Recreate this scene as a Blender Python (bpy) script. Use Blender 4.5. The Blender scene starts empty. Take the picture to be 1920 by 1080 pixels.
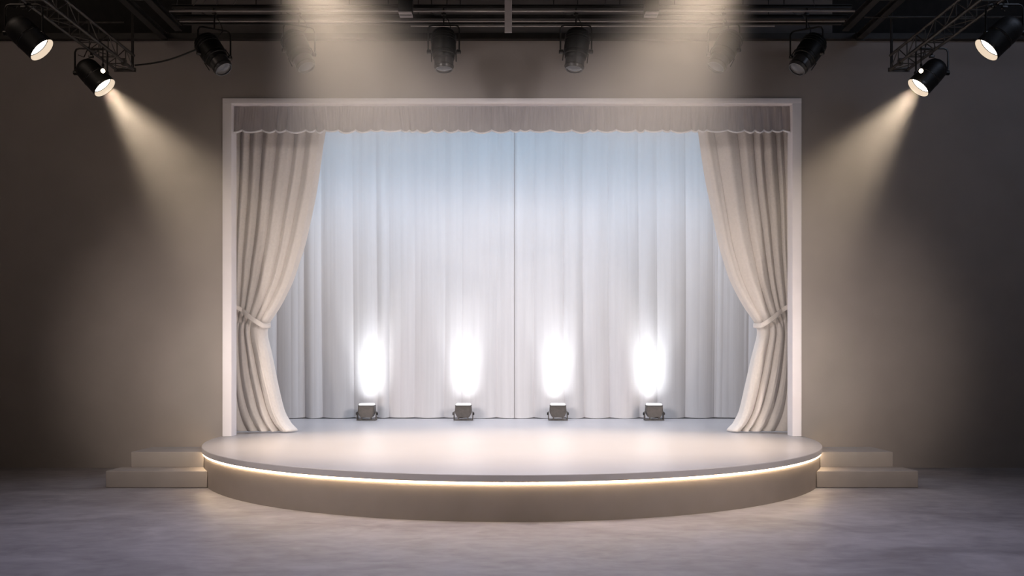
import bpy, bmesh, math, random
from mathutils import Vector, Matrix, Quaternion
R = random.Random(7)
scn = bpy.context.scene
col = scn.collection
PI = math.pi
F = 1600.0; CAMY = -14.1; CAMZ = 1.74; HZ = 680.0; DECK = 0.52

def P(px, py, d):
    return Vector(((px - 960) / F * d, CAMY + d, CAMZ + (HZ - py) / F * d))

# ------------------------------------------------------------------ materials
def new_mat(name):
    m = bpy.data.materials.new(name); m.use_nodes = True
    nt = m.node_tree; nt.nodes.clear()
    return m, nt, nt.nodes, nt.links

def mat(name, rgb, rough=0.5, metal=0.0, noise=0.0, nscale=8.0, bump=0.0, bscale=60.0, stretch=(1, 1, 1), spec=0.5, transl=0.0, sheen=0.0):
    m, nt, N, L = new_mat(name)
    out = N.new('ShaderNodeOutputMaterial'); b = N.new('ShaderNodeBsdfPrincipled')
    b.inputs['Base Color'].default_value = (*rgb, 1); b.inputs['Roughness'].default_value = rough
    b.inputs['Metallic'].default_value = metal; b.inputs['Specular IOR Level'].default_value = spec
    if sheen: b.inputs['Sheen Weight'].default_value = sheen
    tc = N.new('ShaderNodeTexCoord'); mp = N.new('ShaderNodeMapping'); mp.inputs['Scale'].default_value = stretch
    L.new(tc.outputs['Object'], mp.inputs['Vector'])
    colout = None
    if noise:
        n = N.new('ShaderNodeTexNoise'); n.inputs['Scale'].default_value = nscale; n.inputs['Detail'].default_value = 6
        L.new(mp.outputs['Vector'], n.inputs['Vector'])
        mr = N.new('ShaderNodeMapRange'); mr.inputs['To Min'].default_value = 1 - noise; mr.inputs['To Max'].default_value = 1 + noise
        mr.inputs['From Min'].default_value = .3; mr.inputs['From Max'].default_value = .7
        L.new(n.outputs['Fac'], mr.inputs['Value'])
        mx = N.new('ShaderNodeVectorMath'); mx.operation = 'SCALE'; mx.inputs[0].default_value = rgb
        L.new(mr.outputs['Result'], mx.inputs['Scale'])
        L.new(mx.outputs['Vector'], b.inputs['Base Color']); colout = mx.outputs['Vector']
    if bump:
        n2 = N.new('ShaderNodeTexNoise'); n2.inputs['Scale'].default_value = bscale; n2.inputs['Detail'].default_value = 4
        L.new(mp.outputs['Vector'], n2.inputs['Vector'])
        bp = N.new('ShaderNodeBump'); bp.inputs['Strength'].default_value = bump; bp.inputs['Distance'].default_value = .01
        L.new(n2.outputs['Fac'], bp.inputs['Height']); L.new(bp.outputs['Normal'], b.inputs['Normal'])
    if transl:
        t = N.new('ShaderNodeBsdfTranslucent'); t.inputs['Color'].default_value = (*rgb, 1)
        if colout: L.new(colout, t.inputs['Color'])
        mix = N.new('ShaderNodeMixShader'); mix.inputs['Fac'].default_value = transl
        L.new(b.outputs[0], mix.inputs[1]); L.new(t.outputs[0], mix.inputs[2]); L.new(mix.outputs[0], out.inputs['Surface'])
    else:
        L.new(b.outputs[0], out.inputs['Surface'])
    return m

def glow(name, rgb, strength, edge=None):
    m, nt, N, L = new_mat(name)
    out = N.new('ShaderNodeOutputMaterial'); e = N.new('ShaderNodeEmission')
    e.inputs['Color'].default_value = (*rgb, 1); e.inputs['Strength'].default_value = strength
    L.new(e.outputs[0], out.inputs['Surface'])
    return m

def floor_material():
    m, nt, N, L = new_mat('polished_concrete')
    out = N.new('ShaderNodeOutputMaterial'); b = N.new('ShaderNodeBsdfPrincipled')
    tc = N.new('ShaderNodeTexCoord'); mp = N.new('ShaderNodeMapping'); mp.inputs['Scale'].default_value = (.6, .95, 1)
    L.new(tc.outputs['Object'], mp.inputs['Vector'])
    n1 = N.new('ShaderNodeTexNoise'); n1.inputs['Scale'].default_value = 1.6; n1.inputs['Detail'].default_value = 9; n1.inputs['Roughness'].default_value = .62; n1.inputs['Distortion'].default_value = .8
    n2 = N.new('ShaderNodeTexNoise'); n2.inputs['Scale'].default_value = 7; n2.inputs['Detail'].default_value = 6; n2.inputs['Distortion'].default_value = .5
    L.new(mp.outputs[0], n1.inputs['Vector']); L.new(mp.outputs[0], n2.inputs['Vector'])
    cr = N.new('ShaderNodeValToRGB')
    cr.color_ramp.elements[0].position = .36; cr.color_ramp.elements[0].color = (.20, .188, .205, 1)
    cr.color_ramp.elements[1].position = .64; cr.color_ramp.elements[1].color = (.36, .345, .37, 1)
    e = cr.color_ramp.elements.new(.5); e.color = (.28, .268, .29, 1)
    ad = N.new('ShaderNodeMath'); ad.operation = 'MULTIPLY_ADD'; ad.inputs[1].default_value = .3
    L.new(n2.outputs['Fac'], ad.inputs[0])
    sb = N.new('ShaderNodeMath'); sb.operation = 'MULTIPLY'; sb.inputs[1].default_value = .7
    L.new(n1.outputs['Fac'], sb.inputs[0]); L.new(sb.outputs[0], ad.inputs[2])
    L.new(ad.outputs[0], cr.inputs['Fac']); L.new(cr.outputs[0], b.inputs['Base Color'])
    rr = N.new('ShaderNodeMapRange'); rr.inputs['To Min'].default_value = .38; rr.inputs['To Max'].default_value = .6
    L.new(n1.outputs['Fac'], rr.inputs['Value']); L.new(rr.outputs[0], b.inputs['Roughness'])
    bp = N.new('ShaderNodeBump'); bp.inputs['Strength'].default_value = .06; bp.inputs['Distance'].default_value = .02
    L.new(n2.outputs['Fac'], bp.inputs['Height']); L.new(bp.outputs[0], b.inputs['Normal'])
    b.inputs['Specular IOR Level'].default_value = .45
    L.new(b.outputs[0], out.inputs['Surface'])
    return m

M = dict(
    wall=mat('grey_plaster', (.30, .268, .25), .85, noise=.05, nscale=1.5, bump=.08, bscale=30),
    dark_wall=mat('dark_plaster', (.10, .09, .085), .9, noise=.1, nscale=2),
    wall_upper=mat('shaded_plaster', (.17, .155, .15), .9, noise=.1, nscale=2),  # darker copy of the wall plaster, shade above the ledge put into colour
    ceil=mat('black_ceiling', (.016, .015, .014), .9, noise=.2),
    steel=mat('dark_steel', (.030, .027, .025), .55, .3, noise=.25, nscale=6, bump=.1),
    truss=mat('truss_steel', (.058, .052, .047), .5, .4, noise=.3, nscale=9, bump=.1),
    pipe=mat('pale_pipe', (.30, .275, .26), .45, .2, noise=.15, nscale=5),
    strut=mat('grey_strut', (.30, .27, .27), .6, noise=.1),
    black=mat('black_paint', (.006, .0055, .005), .5, .1, noise=.2, nscale=12, bump=.08),
    barrel=mat('grey_barrel', (.07, .067, .067), .35, .4, noise=.2, nscale=10),
    glass=mat('dull_glass', (.07, .066, .066), .15, .1, noise=.1),
    rim=mat('black_rim', (.03, .028, .026), .3, .5),
    cable=mat('black_cable', (.012, .011, .010), .5, noise=.1),
    frame=mat('white_frame', (.86, .825, .85), .6, noise=.03, nscale=3, bump=.05),
    deck=mat('deck_lacquer', (.46, .435, .44), .30, noise=.03, nscale=1.2, spec=.6),
    plinth=mat('plinth_paint', (.28, .237, .205), .6, noise=.05, nscale=3, bump=.06),
    step=mat('step_paint', (.29, .26, .24), .6, noise=.05, nscale=3, bump=.06),
    velvet=mat('cream_drape', (.82, .77, .73), .85, noise=.05, nscale=30, bump=.25, bscale=160, spec=.2, transl=.12, sheen=.15),
    sheer=mat('white_drape', (.62, .605, .61), .8, noise=.05, nscale=2.5, bump=.1, bscale=120, stretch=(4, 4, .15), spec=.2, transl=.1),
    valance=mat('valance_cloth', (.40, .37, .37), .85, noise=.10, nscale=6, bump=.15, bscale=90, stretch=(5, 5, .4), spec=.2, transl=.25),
    hem=mat('backlit_hem_cloth', (.95, .94, .96), .6, noise=.02, transl=.3),  # whiter than the valance: backlight along the edge put into the colour
    lamp_body=mat('uplight_body', (.085, .075, .068), .45, .2, noise=.15, nscale=20, bump=.1),
    lens=glow('lit_lens', (1.0, .93, .80), 9.0),
    lens_rim=glow('rim_glare', (1.0, .80, .60), .85),  # emission stands in for lens glare reflected off the inner rim
    uplens=glow('uplight_lens', (.98, .97, 1.0), 2.2),
    strip=glow('warm_strip', (1.0, .74, .46), 28.0),
    pin=glow('pin_bulb', (1.0, .86, .62), 6.0),
)
M['floor'] = floor_material()

# ------------------------------------------------------------------ helpers
def link(name, bm, m, parent=None, smooth=True, angle=40):
    me = bpy.data.meshes.new(name); bm.normal_update(); bm.to_mesh(me); bm.free()
    o = bpy.data.objects.new(name, me); col.objects.link(o)
    me.materials.append(m)
    if smooth:
        me.polygons.foreach_set('use_smooth', [True] * len(me.polygons))
        me.set_sharp_from_angle(angle=math.radians(angle))
    if parent: o.parent = parent
    return o

def tag(o, label=None, cat=None, group=None, kind=None):
    if label: o['label'] = label
    if cat: o['category'] = cat
    if group: o['group'] = group
    if kind: o['kind'] = kind
    return o

def empty(name, loc, label, cat, group=None):
    o = bpy.data.objects.new(name, None); col.objects.link(o); o.location = loc; o.empty_display_size = .1
    return tag(o, label, cat, group)

def box(bm, x0, x1, y0, y1, z0, z1, bevel=0.0, mtx=None):
    r = bmesh.ops.create_cube(bm, size=1)
    vs = r['verts']
    bmesh.ops.transform(bm, matrix=Matrix.Translation(((x0 + x1) / 2, (y0 + y1) / 2, (z0 + z1) / 2)) @ Matrix.Diagonal((x1 - x0, y1 - y0, z1 - z0, 1)), verts=vs)
    if bevel:
        es = list({e for v in vs for e in v.link_edges})
        rb = bmesh.ops.bevel(bm, geom=es, offset=bevel, segments=3, profile=.5, affect='EDGES')
        vs = list({v for f in rb['faces'] for v in f.verts} | {v for v in vs if v.is_valid})
    if mtx is not None: bmesh.ops.transform(bm, matrix=mtx, verts=vs)
    return vs

def tube(bm, pts, r, seg=10, cap=True):
    pts = [Vector(p) for p in pts]; rings = []
    n = len(pts); prev = None
    for i, p in enumerate(pts):
        t = (pts[min(i + 1, n - 1)] - pts[max(i - 1, 0)]).normalized()
        if prev is None:
            a = t.orthogonal().normalized()
        else:
            a = (prev - t * prev.dot(t)).normalized()
        prev = a; b = t.cross(a)
        rr = r[i] if isinstance(r, (list, tuple)) else r
        rings.append([bm.verts.new(p + (a * math.cos(2 * PI * k / seg) + b * math.sin(2 * PI * k / seg)) * rr) for k in range(seg)])
    for i in range(n - 1):
        for k in range(seg):
            bm.faces.new((rings[i][k], rings[i][(k + 1) % seg], rings[i + 1][(k + 1) % seg], rings[i + 1][k]))
    if cap:
        bm.faces.new(rings[0][::-1]); bm.faces.new(rings[-1])

def lathe(bm, prof, seg=40, mtx=None, cap0=True, cap1=True):
    rings = []
    for (r, z) in prof:
        rings.append([bm.verts.new((r * math.cos(2 * PI * k / seg), r * math.sin(2 * PI * k / seg), z)) for k in range(seg)])
    for i in range(len(prof) - 1):
        for k in range(seg):
            bm.faces.new((rings[i][k], rings[i][(k + 1) % seg], rings[i + 1][(k + 1) % seg], rings[i + 1][k]))
    if cap0: bm.faces.new(rings[0][::-1])
    if cap1: bm.faces.new(rings[-1])
    bmesh.ops.recalc_face_normals(bm, faces=list({f for ring in rings for v in ring for f in v.link_faces}))
    if mtx is not None:
        bmesh.ops.transform(bm, matrix=mtx, verts=[v for ring in rings for v in ring])

def prism(bm, outline, z0, z1):
    b = [bm.verts.new((x, y, z0)) for x, y in outline]; t = [bm.verts.new((x, y, z1)) for x, y in outline]
    n = len(outline)
    bm.faces.new(b[::-1]); bm.faces.new(t)
    for i in range(n):
        j = (i + 1) % n
        bm.faces.new((b[i], b[j], t[j], t[i]))

def B(): return bmesh.new()

def structure(name, boxes, m):
    bm = B()
    for b in boxes: box(bm, *b)
    return tag(link(name, bm, m, smooth=False), kind='structure')

# ------------------------------------------------------------------ the room
OW = 4.79
structure('floor', [(-11, 11, -18, 6.2, -.2, 0)], M['floor'])
structure('wall_back', [(-11, -OW, .02, .24, 0, 7.12), (OW, 11, .02, .24, 0, 7.12), (-OW, OW, .02, .24, 6.115, 7.12)], M['wall'])
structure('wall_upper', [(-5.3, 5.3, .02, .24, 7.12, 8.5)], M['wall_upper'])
structure('wall_upper_side', [(-11, -5.3, .02, .24, 7.12, 8.5), (5.3, 11, .02, .24, 7.12, 8.5)], M['ceil'])  # same wall, black here so the colour carries its unlit ends
structure('wall_left', [(-11.2, -11, -18, .24, 0, 8.5)], M['wall'])
structure('wall_right', [(11, 11.2, -18, .24, 0, 8.5)], M['wall'])
structure('wall_front', [(-11.2, 11.2, -18.2, -18, 0, 8.5)], M['dark_wall'])
structure('ceiling', [(-11.2, 11.2, -18.2, .24, 8.5, 8.7)], M['ceil'])
structure('wall_alcove', [(-5.6, -5.45, .24, 5.1, 0, 7.0), (5.45, 5.6, .24, 5.1, 0, 7.0), (-5.45, 5.45, 4.95, 5.1, 0, 7.0), (-5.6, 5.6, .24, 5.1, 7.0, 7.1)], M['wall'])
z72 = CAMZ + (HZ - 72.5) / F * 14.02; z62 = CAMZ + (HZ - 62) / F * 14.02
structure('trim_1', [(-11, 11, -.08, .02, z72, z62)], M['steel'])

# ------------------------------------------------------------------ stage
RD = 4.82; RP = 4.785
stage = empty('round_stage', (0, 0, 0), 'white round stage platform with a glowing warm light line under its rim', 'stage')
def stage_outline(r, n=128, back=4.93, wide=5.43):
    pts = [(r * math.cos(a), r * math.sin(a)) for a in [PI + PI * k / n for k in range(n + 1)]]
    pts[0] = (-r, 0); pts[-1] = (r, 0)
    pts += [(min(r, OW - .005), .0), (OW - .01, .01), (OW - .01, .26), (wide, .26), (wide, back), (-wide, back), (-wide, .26), (-OW + .01, .26), (-OW + .01, .01), (-min(r, OW - .005), 0)]
    out = []
    for p in pts:
        if not out or (abs(p[0] - out[-1][0]) + abs(p[1] - out[-1][1])) > 1e-4: out.append(p)
    return out
bm = B(); prism(bm, stage_outline(RD), DECK - .082, DECK)
dk = link('deck', bm, M['deck'], stage, angle=30)
bv = dk.modifiers.new('bevel', 'BEVEL'); bv.width = .008; bv.segments = 2; bv.limit_method = 'ANGLE'
bm = B(); prism(bm, stage_outline(RP), 0.0, DECK - .083)
link('plinth', bm, M['plinth'], stage, angle=30)
# light strip tucked under the rim
bm = B()
tube(bm, [((RP + .011) * math.cos(a), (RP + .011) * math.sin(a), DECK - .098) for a in [PI * 1.01 + PI * .98 * k / 120 for k in range(121)]], .0105, 8)
link('light_strip', bm, M['strip'], stage)['label'] = 'glowing warm white light strip under the rim'

# steps: two flat blocks each side, inner ends scribed to the round plinth
def step_block(parent, s, xo, y0, y1, h, name):
    n = 10; rr = RP + .004
    inner = []
    for k in range(n + 1):
        y = y0 + (y1 - y0) * k / n
        inner.append((s * math.sqrt(rr * rr - y * y), y))
    pts = [(s * xo, y1), (s * xo, y0)] + inner
    if s > 0: pts = pts[::-1]
    bm = B(); prism(bm, pts, 0, h)
    o = link(name, bm, M['step'], parent, angle=30)
    b = o.modifiers.new('bevel', 'BEVEL'); b.width = .014; b.segments = 3; b.limit_method = 'ANGLE'
    return o
for s, side in ((-1, 'left'), (1, 'right')):
    st = empty('stage_steps', (0, 0, 0), 'low two-tier grey-beige step blocks against the %s end of the round stage' % side, 'steps', 'steps at the ends of the stage')
    step_block(st, s, 5.645, -2.25, -1.775, .237, 'lower_step')
    step_block(st, s, 5.51, -1.77, -1.03, .453, 'upper_step')

# ------------------------------------------------------------------ white frame round the opening
fr = empty('proscenium', (0, 0, DECK), 'tall white rectangular frame standing round the curtained stage opening', 'frame')
XO = 4.785; XI = 4.635; ZT = 1.74 + 496 / F * 14.1; ZI = ZT - .088
for s in (-1, 1):
    bm = B(); a, b = sorted((s * XI, s * XO)); box(bm, a, b, 0.0, .26, DECK + .001, ZI, .004)
    o = link('post', bm, M['frame'], fr); o.matrix_parent_inverse = fr.matrix_basis.inverted()
bm = B(); box(bm, -XO, XO, 0.0, .26, ZI, ZT, .004)
o = link('header', bm, M['frame'], fr); o.matrix_parent_inverse = fr.matrix_basis.inverted()

# ------------------------------------------------------------------ valance
def fold_profile(rnd, x0, x1, wmin, wmax, amin, amax):
    """list of folds: (start, end, depth)"""
    f = []; x = x0
    while x < x1:
        w = rnd.uniform(wmin, wmax); f.append((x, x + w, rnd.uniform(amin, amax))); x += w
    return f
def fold_eval(f, x, p=.7):
    for a, b, d in f:
        if a <= x < b:
            return -d * math.sin(PI * (x - a) / (b - a)) ** p
    return 0.0

rv = random.Random(11)
vf = fold_profile(rv, -4.7, 4.8, .13, .34, .03, .065)
vf2 = fold_profile(rv, -4.7, 4.8, .03, .075, .004, .012)
va = empty('valance', (0, .15, 5.59), 'short gathered beige valance along the top of the white frame, scalloped hem coloured pale as if backlit', 'valance')
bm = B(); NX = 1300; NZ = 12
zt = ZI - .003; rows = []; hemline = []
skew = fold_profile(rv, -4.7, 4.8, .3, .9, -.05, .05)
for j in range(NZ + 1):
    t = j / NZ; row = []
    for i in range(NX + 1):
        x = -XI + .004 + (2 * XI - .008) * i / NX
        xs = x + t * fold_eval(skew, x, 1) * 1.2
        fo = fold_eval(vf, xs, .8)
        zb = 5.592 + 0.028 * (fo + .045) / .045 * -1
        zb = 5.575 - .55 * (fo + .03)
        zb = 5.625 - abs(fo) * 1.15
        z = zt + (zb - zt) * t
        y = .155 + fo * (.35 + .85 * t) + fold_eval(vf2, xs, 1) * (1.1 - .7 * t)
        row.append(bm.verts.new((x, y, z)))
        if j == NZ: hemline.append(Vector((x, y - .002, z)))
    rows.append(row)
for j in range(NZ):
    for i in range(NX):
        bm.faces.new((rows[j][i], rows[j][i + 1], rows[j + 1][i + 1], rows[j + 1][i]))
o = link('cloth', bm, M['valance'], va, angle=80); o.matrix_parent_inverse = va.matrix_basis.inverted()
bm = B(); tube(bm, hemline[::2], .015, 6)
o = link('hem', bm, M['hem'], va); o.matrix_parent_inverse = va.matrix_basis.inverted(); o['label'] = 'rolled hem, coloured pale to look backlit'

# ------------------------------------------------------------------ backdrop drapes (two panels meeting in the middle)
def backdrop(name, x0, x1, seed, label, leadside):
    rnd = random.Random(seed)
    big = fold_profile(rnd, x0 - .1, x1 + .1, .26, .78, .05, .14)
    mid = fold_profile(rnd, x0 - .1, x1 + .1, .10, .36, .002, .016)
    small = fold_profile(rnd, x0 - .1, x1 + .1, .03, .09, .0, .002)
    nx = 620; nz = 28; bm = B(); rows = []
    zt = 6.85
    for j in range(nz + 1):
        t = j / nz; row = []
        for i in range(nx + 1):
            x = x0 + (x1 - x0) * i / nx
            xs = x + .035 * math.sin(t * 2.3 + x * 1.1) * t
            y = 4.60 + fold_eval(big, xs, .75) * (.45 + .6 * t) + fold_eval(mid, xs + .02 * t, .9) * (1.15 - .5 * t) + fold_eval(small, xs, 1) * (1 - t * .6)
            # panel edge turned slightly back at the seam
            e = (x1 - x) if leadside > 0 else (x - x0)
            if e < .07: y += (.07 - e) * .3
            z = zt + (DECK + .012 - zt) * t
            if j == nz: z += .012 * (y - 4.5) / .1
            row.append(bm.verts.new((x, y, max(z, DECK + .003))))
        rows.append(row)
    for j in range(nz):
        for i in range(nx):
            bm.faces.new((rows[j][i], rows[j][i + 1], rows[j + 1][i + 1], rows[j + 1][i]))
    o = link(name, bm, M['sheer'], angle=70)
    return tag(o, label, 'curtain', 'white backdrop curtains')
backdrop('backdrop_curtain', -5.38, .045, 21, 'left half of the full-height white backdrop curtain, behind the left two floor uplights', 1)
backdrop('backdrop_curtain', .05, 5.38, 35, 'right half of the full-height white backdrop curtain, behind the right two floor uplights', -1)

# ------------------------------------------------------------------ tied side curtains
EDGE = [(186, 622), (245, 608), (300, 600), (340, 594), (382, 586), (458, 570), (526, 548), (579, 520), (606, 499), (617, 495), (640, 500), (660, 506), (713, 517), (763, 528), (783, 534), (797, 545), (806, 556)]
def edge_px(y):
    if y <= EDGE[0][0]: return EDGE[0][1]
    for (y0, x0), (y1, x1) in zip(EDGE, EDGE[1:]):
        if y0 <= y <= y1:
            t = (y - y0) / (y1 - y0); return x0 + (x1 - x0) * t
    return EDGE[-1][1]
def smooth_edge(y):
    return sum(edge_px(y + d) for d in (-14, -7, 0, 7, 14)) / 5 if y < 790 else edge_px(y)
DC = 15.0; ZTIE = CAMZ + (HZ - 606) / F * DC
def side_curtain(s, seed, label, tie_label):
    rnd = random.Random(seed)
    yb = CAMY + DC
    root = empty('side_curtain', (s * 4.3, yb, DECK), label, 'curtain', 'cream curtains tied back at the sides')
    # fold boundaries across the cloth (u from outer edge 0 to leading edge 1)
    bounds = [0]; ws = [rnd.uniform(.7, 1.25) * (.45 + 1.15 * k / 7) for k in range(8)]; T = sum(ws)
    for w in ws: bounds.append(bounds[-1] + w / T)
    dep = [rnd.uniform(.75, 1.15) for _ in ws]
    lw = [.5, .6, 1.0, .9, 2.1] if s < 0 else [.6, .8, 1.3, .9, 1.7]
    lb = [0]; TL = sum(lw)
    for w in lw: lb.append(lb[-1] + w / TL)
    ld = [rnd.uniform(.6, 1.2) for _ in lw]
    nx = 300; nz = 160; bm = B(); rows = []
    ytop, ybot = 186.0, 809.0
    ph = [rnd.uniform(0, 6.28) for _ in range(4)]
    for j in range(nz + 1):
        py = ytop + (ybot - ytop) * j / nz
        z = CAMZ + (HZ - py) / F * DC
        if j == nz: z = DECK + .004
        xin = (960 - smooth_edge(py)) / F * DC          # leading edge (positive = distance from axis)
        xout = 4.98
        dt = abs(z - ZTIE)
        tight = math.exp(-(dt / .55) ** 2)
        # outer edge is drawn in a little at the tie
        xo = xout - .05 * tight
        below = z < ZTIE
        row = []
        g = (ZTIE - z) / (ZTIE - DECK) if below else 0
        for i in range(nx + 1):
            u = i / nx
            uu = u
            if below:   # folds sweep toward the leading edge near the floor
                uu = u - .24 * math.sin(PI * u) * (g ** 2.2)
            else:
                h = (z - ZTIE) / 4.2
                uu = u ** (1 - .18 * (1 - min(1, h)))
            def prof_of(bs, dp):
                for k in range(len(dp)):
                    if bs[k] <= uu <= bs[k + 1] + 1e-9: break
                tt = min(max((uu - bs[k]) / (bs[k + 1] - bs[k]), 0), 1)
                wid = (bs[k + 1] - bs[k]) * (xo - xin)
                pr = math.sin(PI * tt) ** .8
                return dp[k] * min(.36 * wid + .028, .13) * (1 + .25 * g) * pr, pr, tt, k
            aU, pU, tU, kU = prof_of(bounds, dep); aL, pL, tL, kL = prof_of(lb, ld)
            bl = min(max((ZTIE + .06 - z) / .16, 0), 1)
            y = yb + .05 - (aU * (1 - bl) + aL * bl); prof = pU * (1 - bl) + pL * bl; tt = tU; k = kU
            # minor pleat in broad folds
            y += (.010 - .006 * bl) * math.sin(2 * PI * (tt * 2 + ph[k % 4])) * (1 - tight) * (.4 + .6 * (u))
            # bulk of the bunch at the tie, rolling away at the leading edge
            y += -.09 * math.sin(PI * u) * tight
            if u > .96: y += (u - .96) / .04 * .07
            if u < .04: y += (.04 - u) / .04 * .05
            x = xo + (xin - xo) * u
            x += .006 * math.sin(z * 3 + u * 9 + ph[0])
            zz = z
            if below and g > .8:   # hem flares forward and lies on the deck
                q = (g - .8) / .2
                y -= .07 * q * q * (.3 + prof)
            if j == nz: zz = DECK + .004 + .006 * prof
            row.append(bm.verts.new((s * x, y, zz)))
        rows.append(row)
    for j in range(nz):
        for i in range(nx):
            a, b, c, d = rows[j][i], rows[j][i + 1], rows[j + 1][i + 1], rows[j + 1][i]
            bm.faces.new((a, b, c, d) if s < 0 else (d, c, b, a))
    o = link('cloth', bm, M['velvet'], root, angle=85); o.matrix_parent_inverse = root.matrix_basis.inverted()
    sm = o.modifiers.new('smooth', 'SMOOTH'); sm.factor = .5; sm.iterations = 4
    so = o.modifiers.new('solid', 'SOLIDIFY'); so.thickness = .006; so.offset = -1
    # tieback band: a soft ribbon from the frame round the bunch
    bm = B(); pts = []
    p0 = Vector((s * 4.70, yb - .30, CAMZ + (HZ - 580) / F * (DC - .3))); p1 = Vector((s * 4.325, yb - .13, CAMZ + (HZ - 611) / F * (DC - .13)))
    pt = p0 - (p1 - p0) * .25
    path = [pt]
    for k in range(13):
        t = k / 12
        p = p0.lerp(p1, t); p.z -= .012 * math.sin(PI * t); p.y = yb - .17 - .06 * math.sin(PI * t)
        path.append(p)
    path += [Vector((s * 4.27, yb - .07, p1.z + .005)), Vector((s * 4.255, yb + .02, p1.z + .015)), Vector((s * 4.30, yb + .11, p1.z + .03)), Vector((s * 4.5, yb + .14, p1.z + .10)), Vector((s * 4.8, yb + .14, p1.z + .22))]
    rings = []
    for i, p in enumerate(path):
        tdir = (path[min(i + 1, len(path) - 1)] - path[max(0, i - 1)]).normalized()
        side = Vector((0, 0, 1)) - tdir * tdir.z; side.normalize()
        nrm = tdir.cross(side).normalized()
        ring = []
        for k in range(12):
            a = 2 * PI * k / 12
            ring.append(bm.verts.new(p + side * (.042 * math.copysign(abs(math.sin(a)) ** .6, math.sin(a))) + nrm * (.013 * math.cos(a))))
        rings.append(ring)
    for i in range(len(rings) - 1):
        for k in range(12):
            bm.faces.new((rings[i][k], rings[i][(k + 1) % 12], rings[i + 1][(k + 1) % 12], rings[i + 1][k]))
    bm.faces.new(rings[0][::-1]); bm.faces.new(rings[-1])
    bmesh.ops.recalc_face_normals(bm, faces=bm.faces)
    o = link('tieback', bm, M['velvet'], root, angle=70); o.matrix_parent_inverse = root.matrix_basis.inverted()
    return root
side_curtain(-1, 5, 'cream floor-length curtain tied back at the left side of the white frame', '')
side_curtain(1, 9, 'cream floor-length curtain tied back at the right side of the white frame', '')

# ------------------------------------------------------------------ floor uplights
def children(o): return [c for c in bpy.data.objects if c.parent == o]
def copy_tree(o, parent=None):
    kids = children(o); c = o.copy(); col.objects.link(c)
    if parent: c.parent = parent
    for k in kids: copy_tree(k, c)
    return c
def make_uplight():
    root = empty('uplight', (0, 0, 0), 'x', 'uplight', 'floor uplights in front of the backdrop')
    bm = B()  # housing: square can narrowing to its foot
    prof = [(.205, -.355), (.175, -.22), (.12, -.165), (.075, -.135), (.03, -.11)]
    w = [(-.168, .315), (.168, .315), (.178, .17), (.125, .065), (-.125, .065), (-.178, .17)]
    f = [bm.verts.new((x, -.12, z)) for x, z in w]; b = [bm.verts.new((x, .12, z)) for x, z in w]
    bm.faces.new(f); bm.faces.new(b[::-1])
    for i in range(6):
        j = (i + 1) % 6; bm.faces.new((f[j], f[i], b[i], b[j]))
    bmesh.ops.bevel(bm, geom=list(bm.edges), offset=.014, segments=3, affect='EDGES')
    bmesh.ops.recalc_face_normals(bm, faces=bm.faces)
    link('housing', bm, M['lamp_body'], root, angle=50)
    bm = B(); box(bm, -.172, .172, -.128, .128, .305, .322, .006); link('lens_frame', bm, M['lamp_body'], root)
    bm = B(); box(bm, -.152, .152, -.112, .112, .318, .358, .017); link('lens', bm, M['uplens'], root)['label'] = 'glowing white lens'
    bm = B()
    box(bm, -.205, .205, -.10, .10, 0.002, .022, .005)
    for s in (-1, 1):
        a, c = sorted((s * .188, s * .208)); box(bm, a, c, -.06, .06, .01, .185, .004)
    brk = link('bracket', bm, M['lamp_body'], root)
    for s in (-1, 1):
        bm = B(); lathe(bm, [(.026, -.012), (.030, -.006), (.030, .006), (.024, .012)], 16, Matrix.Translation((s * .219, 0, .14)) @ Matrix.Rotation(PI / 2, 4, 'Y'))
        link('knob', bm, M['black'], brk)
        bm = B(); box(bm, -.012, .012, -.03, .03, .0, .06, .003, Matrix.Translation((s * .098, -.07, .018)))
        link('foot', bm, M['lamp_body'], root)
    return root
up0 = make_uplight()
UY = CAMY + 18.07
ups = [(688, 'leftmost dark floor uplight glowing white against the backdrop curtain'),
       (869, 'dark floor uplight just left of the middle of the backdrop curtain'),
       (1046, 'dark floor uplight just right of the middle of the backdrop curtain'),
       (1226, 'rightmost dark floor uplight glowing white against the backdrop curtain')]
UPX = []
for i, (px, lab) in enumerate(ups):
    u = up0 if i == 0 else copy_tree(up0)
    x = (px - 960) / F * 18.07; UPX.append(x)
    u.location = (x, UY, DECK); u['label'] = lab

# ------------------------------------------------------------------ overhead: bars, beams, joists
def bar(name, p0, p1, r, m, label, cat, group=None):
    bm = B(); n = 3
    p0 = Vector(p0); p1 = Vector(p1); c = (p0 + p1) / 2
    tube(bm, [p0 - c, (p1 - p0) * .5 + p0 - c, p1 - c], r, 12)
    o = link(name, bm, m); o.location = c
    return tag(o, label, cat, group)
def zat(py, d): return CAMZ + (HZ - py) / F * d
dA, dB, dC = 12.9, 13.3, 13.65
XB = 5.18
zA, zB, zC = zat(20.5, dA), zat(39.5, dB), zat(48.5, dC)
bar('lighting_bar', (-XB, CAMY + dA, zA), (XB, CAMY + dA, zA), .017, M['pipe'], 'topmost and nearest of the three thin pale pipes under the ceiling', 'pipe')
bar('lighting_bar', (-XB, CAMY + dB, zB), (XB, CAMY + dB, zB), .017, M['pipe'], 'middle one of the three thin pale pipes under the ceiling', 'pipe')
bar('lighting_bar', (-1.62, CAMY + dC, zC), (4.2, CAMY + dC, zC), .015, M['pipe'], 'lowest of the three thin pale pipes, just above the black wall ledge', 'pipe')
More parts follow.
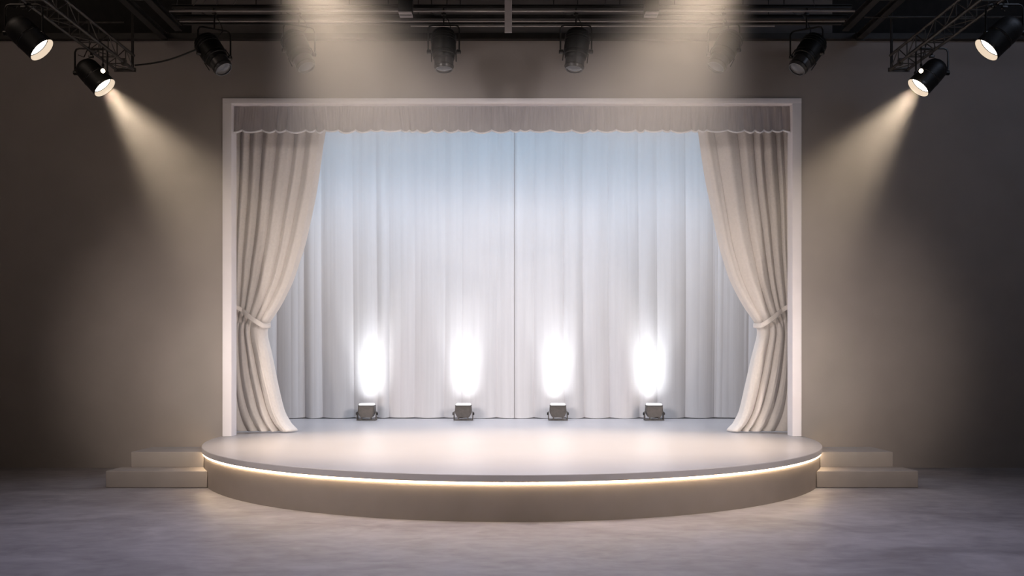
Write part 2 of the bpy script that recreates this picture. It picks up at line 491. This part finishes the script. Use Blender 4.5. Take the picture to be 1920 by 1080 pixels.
def ibeam(name, x0, x1, y, z, h, w, label, cat='beam'):
    bm = B()
    box(bm, x0, x1, y - w / 2, y + w / 2, z - h / 2, z - h / 2 + .012)
    box(bm, x0, x1, y - w / 2, y + w / 2, z + h / 2 - .012, z + h / 2)
    box(bm, x0, x1, y - .008, y + .008, z - h / 2 + .011, z + h / 2 - .011)
    o = link(name, bm, M['steel'], smooth=False)
    return tag(o, label, cat)
ibeam('ceiling_beam', -XB, XB, CAMY + dA + .12, zat(13.5, dA + .12), .058, .07, 'black flat beam right above the topmost pale pipe')
ibeam('ceiling_beam', -XB, XB, CAMY + dB - .10, zat(32.5, dB - .10), .065, .07, 'black flat beam between the topmost and middle pale pipes')
ibeam('ceiling_beam', -XB, XB, CAMY + dB + .12, zat(44, dB + .12), .034, .06, 'slim black beam just below the middle pale pipe')
# joists running toward the wall, two each side
for s, sd in ((-1, 'left'), (1, 'right')):
    for k, (xj, zj, yb_) in enumerate(((5.70, 7.09, -.12), (5.33, 7.09, -.45))):
        bm = B(); L0 = 4.6
        box(bm, -.055, .055, -L0, 0, -.05, -.036); box(bm, -.055, .055, -L0, 0, .036, .05); box(bm, -.008, .008, -L0, 0, -.037, .037)
        if k == 0: box(bm, -.07, .07, -.02, .0, -.08, .06)
        o = link('ceiling_joist', bm, M['steel'], smooth=False); o.location = (s * xj, yb_, zj)
        tag(o, ('outer' if k == 0 else 'inner') + ' of the two dark joists slanting across the ceiling at the %s' % sd, 'joist', 'slanting ceiling joists')
    bm = B(); box(bm, -.12, .12, -.03, .03, -.02, .02, .004)
    o = link('joist_bridge', bm, M['truss']); o.location = (s * 5.515, -1.55, 7.10)
    tag(o, 'short steel bridging piece between the two dark joists at the %s' % sd, 'bracket')
bar('side_conduit', (P(1620, 32, 13.1)), (11.0, CAMY + 13.1, P(0, 32, 13.1).z), .016, M['truss'], 'dull thin conduit running right from the slanting joists at the right', 'pipe')
bar('side_conduit', (P(120, 42, 13.4)), (P(232, 42, 13.4)), .013, M['truss'], 'dull thin conduit behind the truss at the left', 'pipe')
# pale vertical strut near the centre
bm = B(); box(bm, -.055, .055, -.02, .02, 0, 8.505 - P(953, 61, 12.78).z, .004)
o = link('ceiling_strut', bm, M['strut']); o.location = P(953, 61, 12.78); tag(o, 'pale grey vertical strut hanging in front of the pipes at the centre', 'strut')
# box work lights hanging from above
for px, sd in ((761, 'left of'), (1221, 'right of')):
    p = P(px, 29, 12.62)
    root = empty('work_light', p, 'dark boxy hanging light with a pale flat underside, %s the two central black spotlights' % sd, 'work light', 'boxy work lights under the ceiling')
    bm = B(); box(bm, -.10, .10, -.11, .09, .018, .62, .006); link('housing', bm, M['black'], root)
    bm = B(); box(bm, -.098, .098, -.108, .088, .0, .017, .004); link('diffuser', bm, M['strut'], root)['label'] = 'pale flat diffuser plate'
    bm = B(); box(bm, -.09, .09, -.03, -.0, -.004, .002); link('slot', bm, M['barrel'], root)
    bm = B(); tube(bm, [(0, 0, .61), (0, 0, 8.505 - p.z)], .02, 8); link('drop_rod', bm, M['steel'], root)
# thin drop rods of the black beam
for k, (px, dd) in enumerate(((728, 13.02), (809, 13.02), (838, 13.02), (863, 13.02), (1038, 13.02), (1083, 13.02), (1162, 13.02), (655, 13.02), (1265, 13.02), (1470, 13.02), (480, 13.02))):
    y = CAMY + dd; x = P(px, 10, dd).x
    z0 = zat(13.5, dA + .12) + .03
    o = bar('drop_rod', (x, y, z0), (x, y, 8.49), .008, M['steel'], 'thin black hanger rod rising from the topmost black beam', 'rod', 'hanger rods above the black beam')
for x, y, z0, lab in ((-3.6, CAMY + dB, zB, 'middle'), (3.6, CAMY + dB, zB, 'middle'), (-1.5, CAMY + dC, zC, 'lowest'), (4.1, CAMY + dC, zC, 'lowest')):
    bar('pipe_hanger', (x, y, z0 - .01), (x, y, 8.5), .006, M['steel'], 'thin black hanger rod holding up the %s pale pipe' % lab, 'rod', 'hanger rods of the %s pale pipe' % lab)
# stray cable tails
for px, dx, dy in ((331, 0, 10), (372, -10, 11), (404, 2, 9), (446, -9, 9), (386, -4, 7), (1520, 7, 14), (1132, 2, 9)):
    d = 12.5; a = P(px, -10, d); b = P(px + dx, dy, d); mid = (a + b) / 2 + Vector((.03, 0, 0))
    bm = B(); c = a.copy()
    pts = []
    for k in range(9):
        t = k / 8; pts.append((a * (1 - t) ** 2 + mid * 2 * t * (1 - t) + b * t * t) - c)
    pts = [Vector((pts[0].x, 0, 8.505 - c.z))] + pts
    tube(bm, pts, .006, 6)
    o = link('cable_tail', bm, M['barrel']); o.location = c
    tag(o, 'thin loose grey cable end hanging among the ceiling pipes', 'cable', 'loose cable ends under the ceiling')

# ------------------------------------------------------------------ trusses
def make_truss(s):
    sd = 'left' if s < 0 else 'right'
    L0 = 5.6; x1, x2 = 5.85, 6.12; z1, z2 = 6.27, 6.49
    org = Vector((s * x1, -.9, z1))
    root = empty('lighting_truss', org, 'dark steel lattice truss running in from the upper %s corner' % sd, 'truss', 'lattice trusses in the upper corners')
    def Q(x, y, z): return Vector((s * x, y, z)) - org
    for x, z in ((x1, z1), (x2, z1), (x1, z2), (x2, z2)):
        bm = B(); tube(bm, [Q(x, -.9, z), Q(x, -3, z), Q(x, -.9 - L0, z)], .021, 12); link('chord', bm, M['truss'], root)
    n = 20; st = L0 / n
    for k in range(n + 1):
        y = -.9 - k * st
        yy = min(y, -.92)
        for (xa, za, xb, zb) in ((x1, z1, x1, z2), (x1, z1, x2, z1), (x2, z1, x2, z2)):
            bm = B(); tube(bm, [Q(xa, yy, za), Q(xb, yy, zb)], .008, 8); link('rung', bm, M['truss'], root)
        if k < n:
            a, b = (y, y - st) if k % 2 == 0 else (y - st, y)
            bm = B(); tube(bm, [Q(x1, a, z1), Q(x1, b, z2)], .008, 8); link('brace', bm, M['truss'], root)
            bm = B(); tube(bm, [Q(x1, a, z1), Q(x2, b, z1)], .008, 8); link('brace', bm, M['truss'], root)
    bm = B(); box(bm, min(s * (x1 - .03), s * (x2 + .03)) - org.x, max(s * (x1 - .03), s * (x2 + .03)) - org.x, -.012, .012, -.03, .03); link('end_plate', bm, M['truss'], root)
    bm = B(); tube(bm, [Q(x1 + .02, -.9, z1), Q(x1 + .02, -.9, 8.49)], .022, 8); link('hanger', bm, M['steel'], root)
    bm = B(); tube(bm, [Q((x1 + x2) / 2, -4.6, z2), Q((x1 + x2) / 2, -4.6, 8.49)], .022, 8); link('hanger', bm, M['steel'], root)
    bm = B(); box(bm, Q(x1, 0, 0).x - .03, Q(x1, 0, 0).x + .03, -.93 - org.y - .9 + .9 - .35, -.93 - org.y - .27, -.05, .05, .01); link('coupler', bm, M['truss'], root)
    return root
make_truss(-1); make_truss(1)
# slack cable between truss end and hanging spot
for s, sd in ((-1, 'left'), (1, 'right')):
    if s > 0: break
    a = Vector((s * 5.82, -.93, 6.33)); b = P(370, 92, 12.95)
    bm = B(); tube(bm, [a.lerp(b, k / 12) - a - Vector((0, 0, .05 * math.sin(PI * k / 12))) for k in range(13)], .013, 8)
    o = link('slack_cable', bm, M['cable']); o.location = a; tag(o, 'slack dark cable strung from the left truss end toward the leftmost hanging spotlight', 'cable')

# ------------------------------------------------------------------ spotlights
def aim(n):
    return Vector((0, 0, -1)).rotation_difference(Vector(n).normalized()).to_matrix().to_4x4()
def theatre_spot(loc, n, label, hang_to, lit=False, group=None, yaw=0.0):
    root = empty('stage_spotlight', loc, label, 'spotlight', group)
    A = aim(n)
    if lit: A = A @ Matrix.Diagonal((.88, .88, 1, 1))
    if not lit:
        bm = B()
        lathe(bm, [(.05, .345), (.12, .335), (.165, .30), (.185, .25), (.188, .05), (.182, -.01)], 40, A, True, True); hg = link('housing', bm, M['black'], root)
        for zz in (.16, .20, .24):
            bm = B(); lathe(bm, [(.1885, zz - .006), (.194, zz - .004), (.194, zz + .004), (.1885, zz + .006)], 40, A, False, False); link('cooling_fin', bm, M['black'], hg)
        bm = B(); lathe(bm, [(.172, .0), (.176, -.03), (.172, -.06), (.160, -.07), (.163, -.10), (.152, -.125)], 40, A, True, True); link('collar', bm, M['black'], root)
        bm = B(); lathe(bm, [(.146, -.12), (.145, -.20), (.138, -.265), (.128, -.285), (.118, -.285), (.118, -.27)], 40, A, True, True); br = link('barrel', bm, M['barrel'], root); br['label'] = 'grey lens barrel'
        bm = B(); lathe(bm, [(.147, -.225), (.150, -.23), (.150, -.24), (.146, -.245)], 40, A, False, False); link('rim', bm, M['rim'], br)
        bm = B(); lathe(bm, [(.117, -.272), (.08, -.285), (.03, -.292)], 40, A, True, True); link('lens', bm, M['glass'], br)['label'] = 'unlit pale lens'
        # shutter handles
        for q in (-1, 1):
            bm = B(); box(bm, -.008, .008, -.012, .012, -.11, .03, .003, A @ Matrix.Translation((q * .186, 0, -.05))); link('shutter_handle', bm, M['rim'], root)
    else:
        bm = B()
        lathe(bm, [(.04, .19), (.11, .18), (.165, .145), (.19, .09), (.196, .02), (.20, -.20), (.203, -.245), (.20, -.246), (.19, -.20)], 48, A, True, True); link('housing', bm, M['black'], root)
        bm = B(); lathe(bm, [(.203, -.243), (.206, -.262), (.206, -.288), (.201, -.292), (.197, -.286)], 48, A, False, False); link('rim', bm, M['rim'], root)
        bm = B(); lathe(bm, [(.1965, -.287), (.192, -.25), (.188, -.212)], 48, A, False, False); link('lens_rim', bm, M['lens_rim'], root)['label'] = 'cream inner rim, lamp glare put in as its own glow'
        bm = B(); lathe(bm, [(.188, -.213), (.180, -.2145)], 48, A, False, False); link('retaining_ring', bm, M['rim'], root)
        bm = B(); lathe(bm, [(.181, -.205), (.12, -.213), (.04, -.217)], 48, A, True, True); link('lens', bm, M['lens'], root)['label'] = 'brightly lit white lens'
        bm = B(); lathe(bm, [(.197, -.06), (.203, -.065), (.203, -.085), (.198, -.09)], 48, A, False, False); link('band', bm, M['rim'], root)
    # yoke: U bracket over the housing
    ax = Vector((1, 0, 0)) if not yaw else Vector((math.cos(yaw), math.sin(yaw), 0))
    w = .235; top = .40 if not lit else .36
    pts = [ax * -w + Vector((0, 0, -.02)), ax * -w + Vector((0, 0, top - .06)), ax * -(w - .02) + Vector((0, 0, top - .015)), ax * -(w - .06) + Vector((0, 0, top)), ax * (w - .06) + Vector((0, 0, top)), ax * (w - .02) + Vector((0, 0, top - .015)), ax * w + Vector((0, 0, top - .06)), ax * w + Vector((0, 0, -.02))]
    bm = B(); tube(bm, pts, .013, 8); yk = link('yoke', bm, M['rim'], root)
    for q in (-1, 1):
        bm = B(); c = ax * (q * (w - .012)); lathe(bm, [(.02, -.035), (.034, -.025), (.034, .025), (.02, .035)], 16, Matrix.Translation(c) @ Vector((0, 0, 1)).rotation_difference(ax).to_matrix().to_4x4()); link('knob', bm, M['rim'], yk)
    # stem and clamp up to what carries it
    h = hang_to - loc[2]
    bm = B(); tube(bm, [(0, 0, top - .01), (0, 0, h - .05)], .012, 8); link('stem', bm, M['rim'], root)
    bm = B()
    box(bm, -.035, .035, -.02, .02, h - .07, h - .035, .006)
    tube(bm, [(0, .04 * math.cos(a), h + .04 * math.sin(a)) for a in [-PI * .5 + PI * 1.5 * k / 10 for k in range(11)]], .010, 6); link('clamp', bm, M['rim'], root)
    bm = B(); tube(bm, [(.03, .05, .30), (.10, .09, .40), (.06, .10, .52), (-.03, .08, max(.5, h - .02)), (-.12, .03, h - .05), (-.2, .02, h - .02)], .007, 6); link('power_cable', bm, M['cable'], root)
    return root
zhang = zA - .015
hs = [
    (P(402, 104, dA), (.56, -.16, -.80), 'dark hanging spotlight tilted right, nearest the left truss', .5),
    (P(561, 98, dA), (.42, -.16, -.85), 'unlit spotlight veiled in the left overhead light beam', .4),
    (P(832, 97, dA), (.02, -.10, -1), 'black unlit spotlight hanging straight down, left of the pale central strut', 0),
    (P(1080, 97, dA), (-.12, -.10, -1), 'black unlit spotlight hanging straight down, right of the pale central strut', 0),
    (P(1357, 98, dA), (-.45, -.16, -.85), 'unlit spotlight veiled in the right overhead light beam', -.4),
    (P(1512, 104, dA), (-.56, -.16, -.80), 'dark hanging spotlight tilted left, nearest the right truss', -.5),
]
for loc, n, lab, yaw in hs:
    theatre_spot(loc, n, lab, zA, False, 'unlit spotlights on the ceiling bar', yaw)

NL = Vector((.568, .076, -.817)).normalized()
lamps = []
for s, sd in ((-1, 'left'), (1, 'right')):
    for k, (px, py, d, pos) in enumerate(((196, 164, 12.5, 'far'), (78, 93, 10.8, 'near'))):
        if s > 0: px = {196: 1722, 78: 1850}[px]
        q = (.676, .063, -.734) if k == 0 else (.711, .162, -.684)
        n = Vector((-s * q[0], q[1], q[2])).normalized()
        lens = P(px, py, d); piv = lens - n * .28
        theatre_spot(piv, n, ('lit black spotlight under the far end of the %s truss, throwing a visible beam' if k == 0 else 'lit black spotlight nearest the upper %s corner, under the truss') % sd, 6.27, True, 'lit spotlights under the trusses', 0)
        lamps.append((lens + n * .06, Vector((-s * .62, .06, -.775)).normalized() if k == 0 else n, k, s))
    # small pin lamp
    p = P(193 if s < 0 else 1727, 133, 12.2)
    root = empty('pin_lamp', p, 'tiny glowing bulb on a thin stem beneath the %s truss' % sd, 'lamp', 'tiny glowing bulbs under the trusses')
    bm = B(); lathe(bm, [(.008, -.03), (.024, -.018), (.03, 0), (.024, .018), (.012, .03)], 16); link('bulb', bm, M['pin'], root)
    bm = B(); tube(bm, [(0, 0, .028), (0, 0, 6.25 - p.z)], .009, 8); tube(bm, [(.0, 0, .06), (.0, 0, .10)], .018, 8); link('stem', bm, M['rim'], root)

# ------------------------------------------------------------------ lights
def look(o, target):
    o.rotation_euler = (Vector(target) - o.location).to_track_quat('-Z', 'Y').to_euler()
def spot(loc, target, power, color, angle, blend, radius=.1, name='spot_lamp'):
    l = bpy.data.lights.new(name, 'SPOT'); l.energy = power; l.color = color; l.spot_size = math.radians(angle); l.spot_blend = blend; l.shadow_soft_size = radius
    o = bpy.data.objects.new(name, l); o.location = loc; look(o, target); col.objects.link(o); return o
def area(loc, target, power, color, sx, sy, spread=180, name='soft_lamp'):
    l = bpy.data.lights.new(name, 'AREA'); l.shape = 'RECTANGLE'; l.size = sx; l.size_y = sy; l.energy = power; l.color = color; l.spread = math.radians(spread)
    o = bpy.data.objects.new(name, l); o.location = loc; look(o, target); col.objects.link(o); return o

WARM = (1.0, .79, .59)
def haze_cone(apex, n, half, length, dens, r0, label):
    """haze thickened in the shape of a beam to brighten it: a scattering volume, thinning along its length"""
    m, nt, N, L = new_mat('beam_haze')
    out = N.new('ShaderNodeOutputMaterial'); v = N.new('ShaderNodeVolumeScatter'); v.inputs['Color'].default_value = (1, .97, .93, 1)
    tc = N.new('ShaderNodeTexCoord'); sp = N.new('ShaderNodeSeparateXYZ'); L.new(tc.outputs['Object'], sp.inputs[0])
    mr = N.new('ShaderNodeMapRange'); mr.inputs['From Min'].default_value = 0; mr.inputs['From Max'].default_value = -length
    mr.inputs['To Min'].default_value = dens; mr.inputs['To Max'].default_value = 0
    L.new(sp.outputs['Z'], mr.inputs['Value']); mr.inputs['To Min'].default_value = 1
    pw = N.new('ShaderNodeMath'); pw.operation = 'POWER'; pw.inputs[1].default_value = 1.0; L.new(mr.outputs[0], pw.inputs[0])
    ml = N.new('ShaderNodeMath'); ml.operation = 'MULTIPLY'; ml.inputs[1].default_value = dens; L.new(pw.outputs[0], ml.inputs[0]); m.cycles.volume_step_rate = 1.0
    # denser along the axis, fading to nothing at the side of the cone
    ln = N.new('ShaderNodeVectorMath'); ln.operation = 'LENGTH'; cx = N.new('ShaderNodeCombineXYZ'); L.new(sp.outputs['X'], cx.inputs[0]); L.new(sp.outputs['Y'], cx.inputs[1]); L.new(cx.outputs[0], ln.inputs[0])
    rz = N.new('ShaderNodeMath'); rz.operation = 'MULTIPLY_ADD'; rz.inputs[1].default_value = -math.tan(half); rz.inputs[2].default_value = r0; L.new(sp.outputs['Z'], rz.inputs[0])
    dv = N.new('ShaderNodeMath'); dv.operation = 'DIVIDE'; L.new(ln.outputs['Value'], dv.inputs[0]); L.new(rz.outputs[0], dv.inputs[1])
    rf = N.new('ShaderNodeMapRange'); rf.interpolation_type = 'SMOOTHSTEP'; rf.inputs['From Min'].default_value = .35; rf.inputs['From Max'].default_value = 1; rf.inputs['To Min'].default_value = 1; rf.inputs['To Max'].default_value = 0
    L.new(dv.outputs[0], rf.inputs['Value'])
    m2 = N.new('ShaderNodeMath'); m2.operation = 'MULTIPLY'; L.new(ml.outputs[0], m2.inputs[0]); L.new(rf.outputs[0], m2.inputs[1])
    L.new(m2.outputs[0], v.inputs['Density']); L.new(v.outputs[0], out.inputs['Volume'])
    bm = B(); lathe(bm, [(r0, .0), (r0 + math.tan(half) * length, -length)], 40)  # cone of extra haze, shaped to make the lamp's beam show
    W = Matrix.Translation(apex) @ Vector((0, 0, -1)).rotation_difference(n).to_matrix().to_4x4(); Wi = W.inverted()
    for pco, pno in ((Vector((0, -.03, 0)), Vector((0, 1, 0))), (Vector((0, 0, .56)), Vector((0, 0, -1)))):   # the haze stops short of wall and deck
        lc = Wi @ pco; lno = (Wi.to_3x3() @ pno).normalized()
        r = bmesh.ops.bisect_plane(bm, geom=list(bm.verts) + list(bm.edges) + list(bm.faces), plane_co=lc, plane_no=lno, clear_outer=True)
        ed = [e for e in bm.edges if e.is_boundary]
        if ed: bmesh.ops.contextual_create(bm, geom=ed)
    bmesh.ops.recalc_face_normals(bm, faces=bm.faces)
    o = link('haze', bm, m); o.location = apex; o.rotation_mode = 'QUATERNION'; o.rotation_quaternion = Vector((0, 0, -1)).rotation_difference(n)
    return tag(o, label, 'haze', None, 'stuff')
for (lp, n, k, s) in lamps:
    spot(lp, lp + n, 2300 if k == 0 else 350, WARM, 56 if k == 0 else 60, .95, .12)
    if k == 0: haze_cone(lp, n, math.radians(27), 5.6, .05, .2, 'warm lit haze in the beam of the far %s truss spotlight' % ('left' if s < 0 else 'right'))
# two steep overhead beams crossing toward the stage
for s in (-1, 1):
    src = P(960 + s * 414, -140, 11.0); n = Vector((-s * .37, .10, -.86)).normalized()
    spot(src, src + n, 1250, (1.0, .79, .60), 62, 1.0, .35)
    haze_cone(src, n, math.radians(29), 5.9, .29, .3, 'pale lit haze in the steep overhead beam at the %s' % ('left' if s < 0 else 'right'))
# stage wash: two unseen crossing lamps added to brighten frame and curtains
for s in (-1, 1):
    spot((s * 8, -13, 6.0), (-s * .6, 1.0, 1.7), 6500, (1.0, .90, .86), 38, 1.0, 1.3)
for s in (-1, 1):
    spot((s * 5.0, -11, 2.3), (s * 4.35, .9, 1.25), 750, (1.0, .90, .80), 19, 1.0, .3)  # added unseen low lamps, brightening the bottoms of the side curtains
# alcove top lights, cool
area((0, 3.0, 6.8), (0, 4.7, 4.2), 122, (.44, .72, 1.0), 9.4, .25)
# stage down light inside the opening
area((0, 2.9, 6.9), (0, 3.0, 0), 215, (.80, .86, 1.0), 8.8, 1.2, 120)
# uplights
for ui, x in enumerate(UPX):
    for el, sp_, pw in ((38, 72, 1.5), (56, 56, 1.4), (71, 50, 2.7)):
        e = math.radians(el)
        o = area((x, UY + .03, DECK + .385), (x, UY + .03 + math.cos(e), DECK + .385 + math.sin(e)), pw * (1.45 if ui in (0, 3) else 1.0), (.93, .97, 1.0), .26 if ui in (1, 2) else .32, .12, sp_)
# unseen fill lamps added to lift the front floor and the side walls
area((0, -4.5, 8.3), (0, -6.3, 0), 132, (.82, .79, 1.0), 10, 2, 80)
for s in (-1, 1):
    area((s * 7.4, -9.5, 3.2), (s * 4.7, 0, 1.7), 17, (1.0, .85, .75), .8, .8, 36)  # added low fill, brightening the lower wall beside the frame
area((-8, -5, 8.2), (-8.5, 0, 2.5), 34, (1.0, .80, .66), 3, 2)
area((8, -5, 8.2), (8.5, 0, 2.5), 50, (.66, .76, 1.0), 3, 2)

# ------------------------------------------------------------------ haze and world
w = bpy.data.worlds.new('world'); scn.world = w; w.use_nodes = True
nt = w.node_tree; nt.nodes.clear()
wo = nt.nodes.new('ShaderNodeOutputWorld'); bg = nt.nodes.new('ShaderNodeBackground'); bg.inputs['Color'].default_value = (0, 0, 0, 1); bg.inputs['Strength'].default_value = 0
nt.links.new(bg.outputs[0], wo.inputs['Surface'])

# ------------------------------------------------------------------ camera
cam = bpy.data.cameras.new('camera'); co = bpy.data.objects.new('camera', cam); col.objects.link(co)
cam.sensor_width = 36; cam.lens = 36 * F / 1920; co.location = (0, CAMY, CAMZ); co.rotation_euler = (PI / 2, 0, 0)
cam.shift_y = (HZ - 540) / 1920; cam.clip_end = 100
scn.camera = co
scn.view_settings.view_transform = 'Standard'
scn.view_settings.look = 'None'
scn.view_settings.exposure = 0.0
scn.cycles.use_denoising = True
scn.cycles.volume_bounces = 0
scn.cycles.max_bounces = 5
scn.cycles.adaptive_threshold = .03
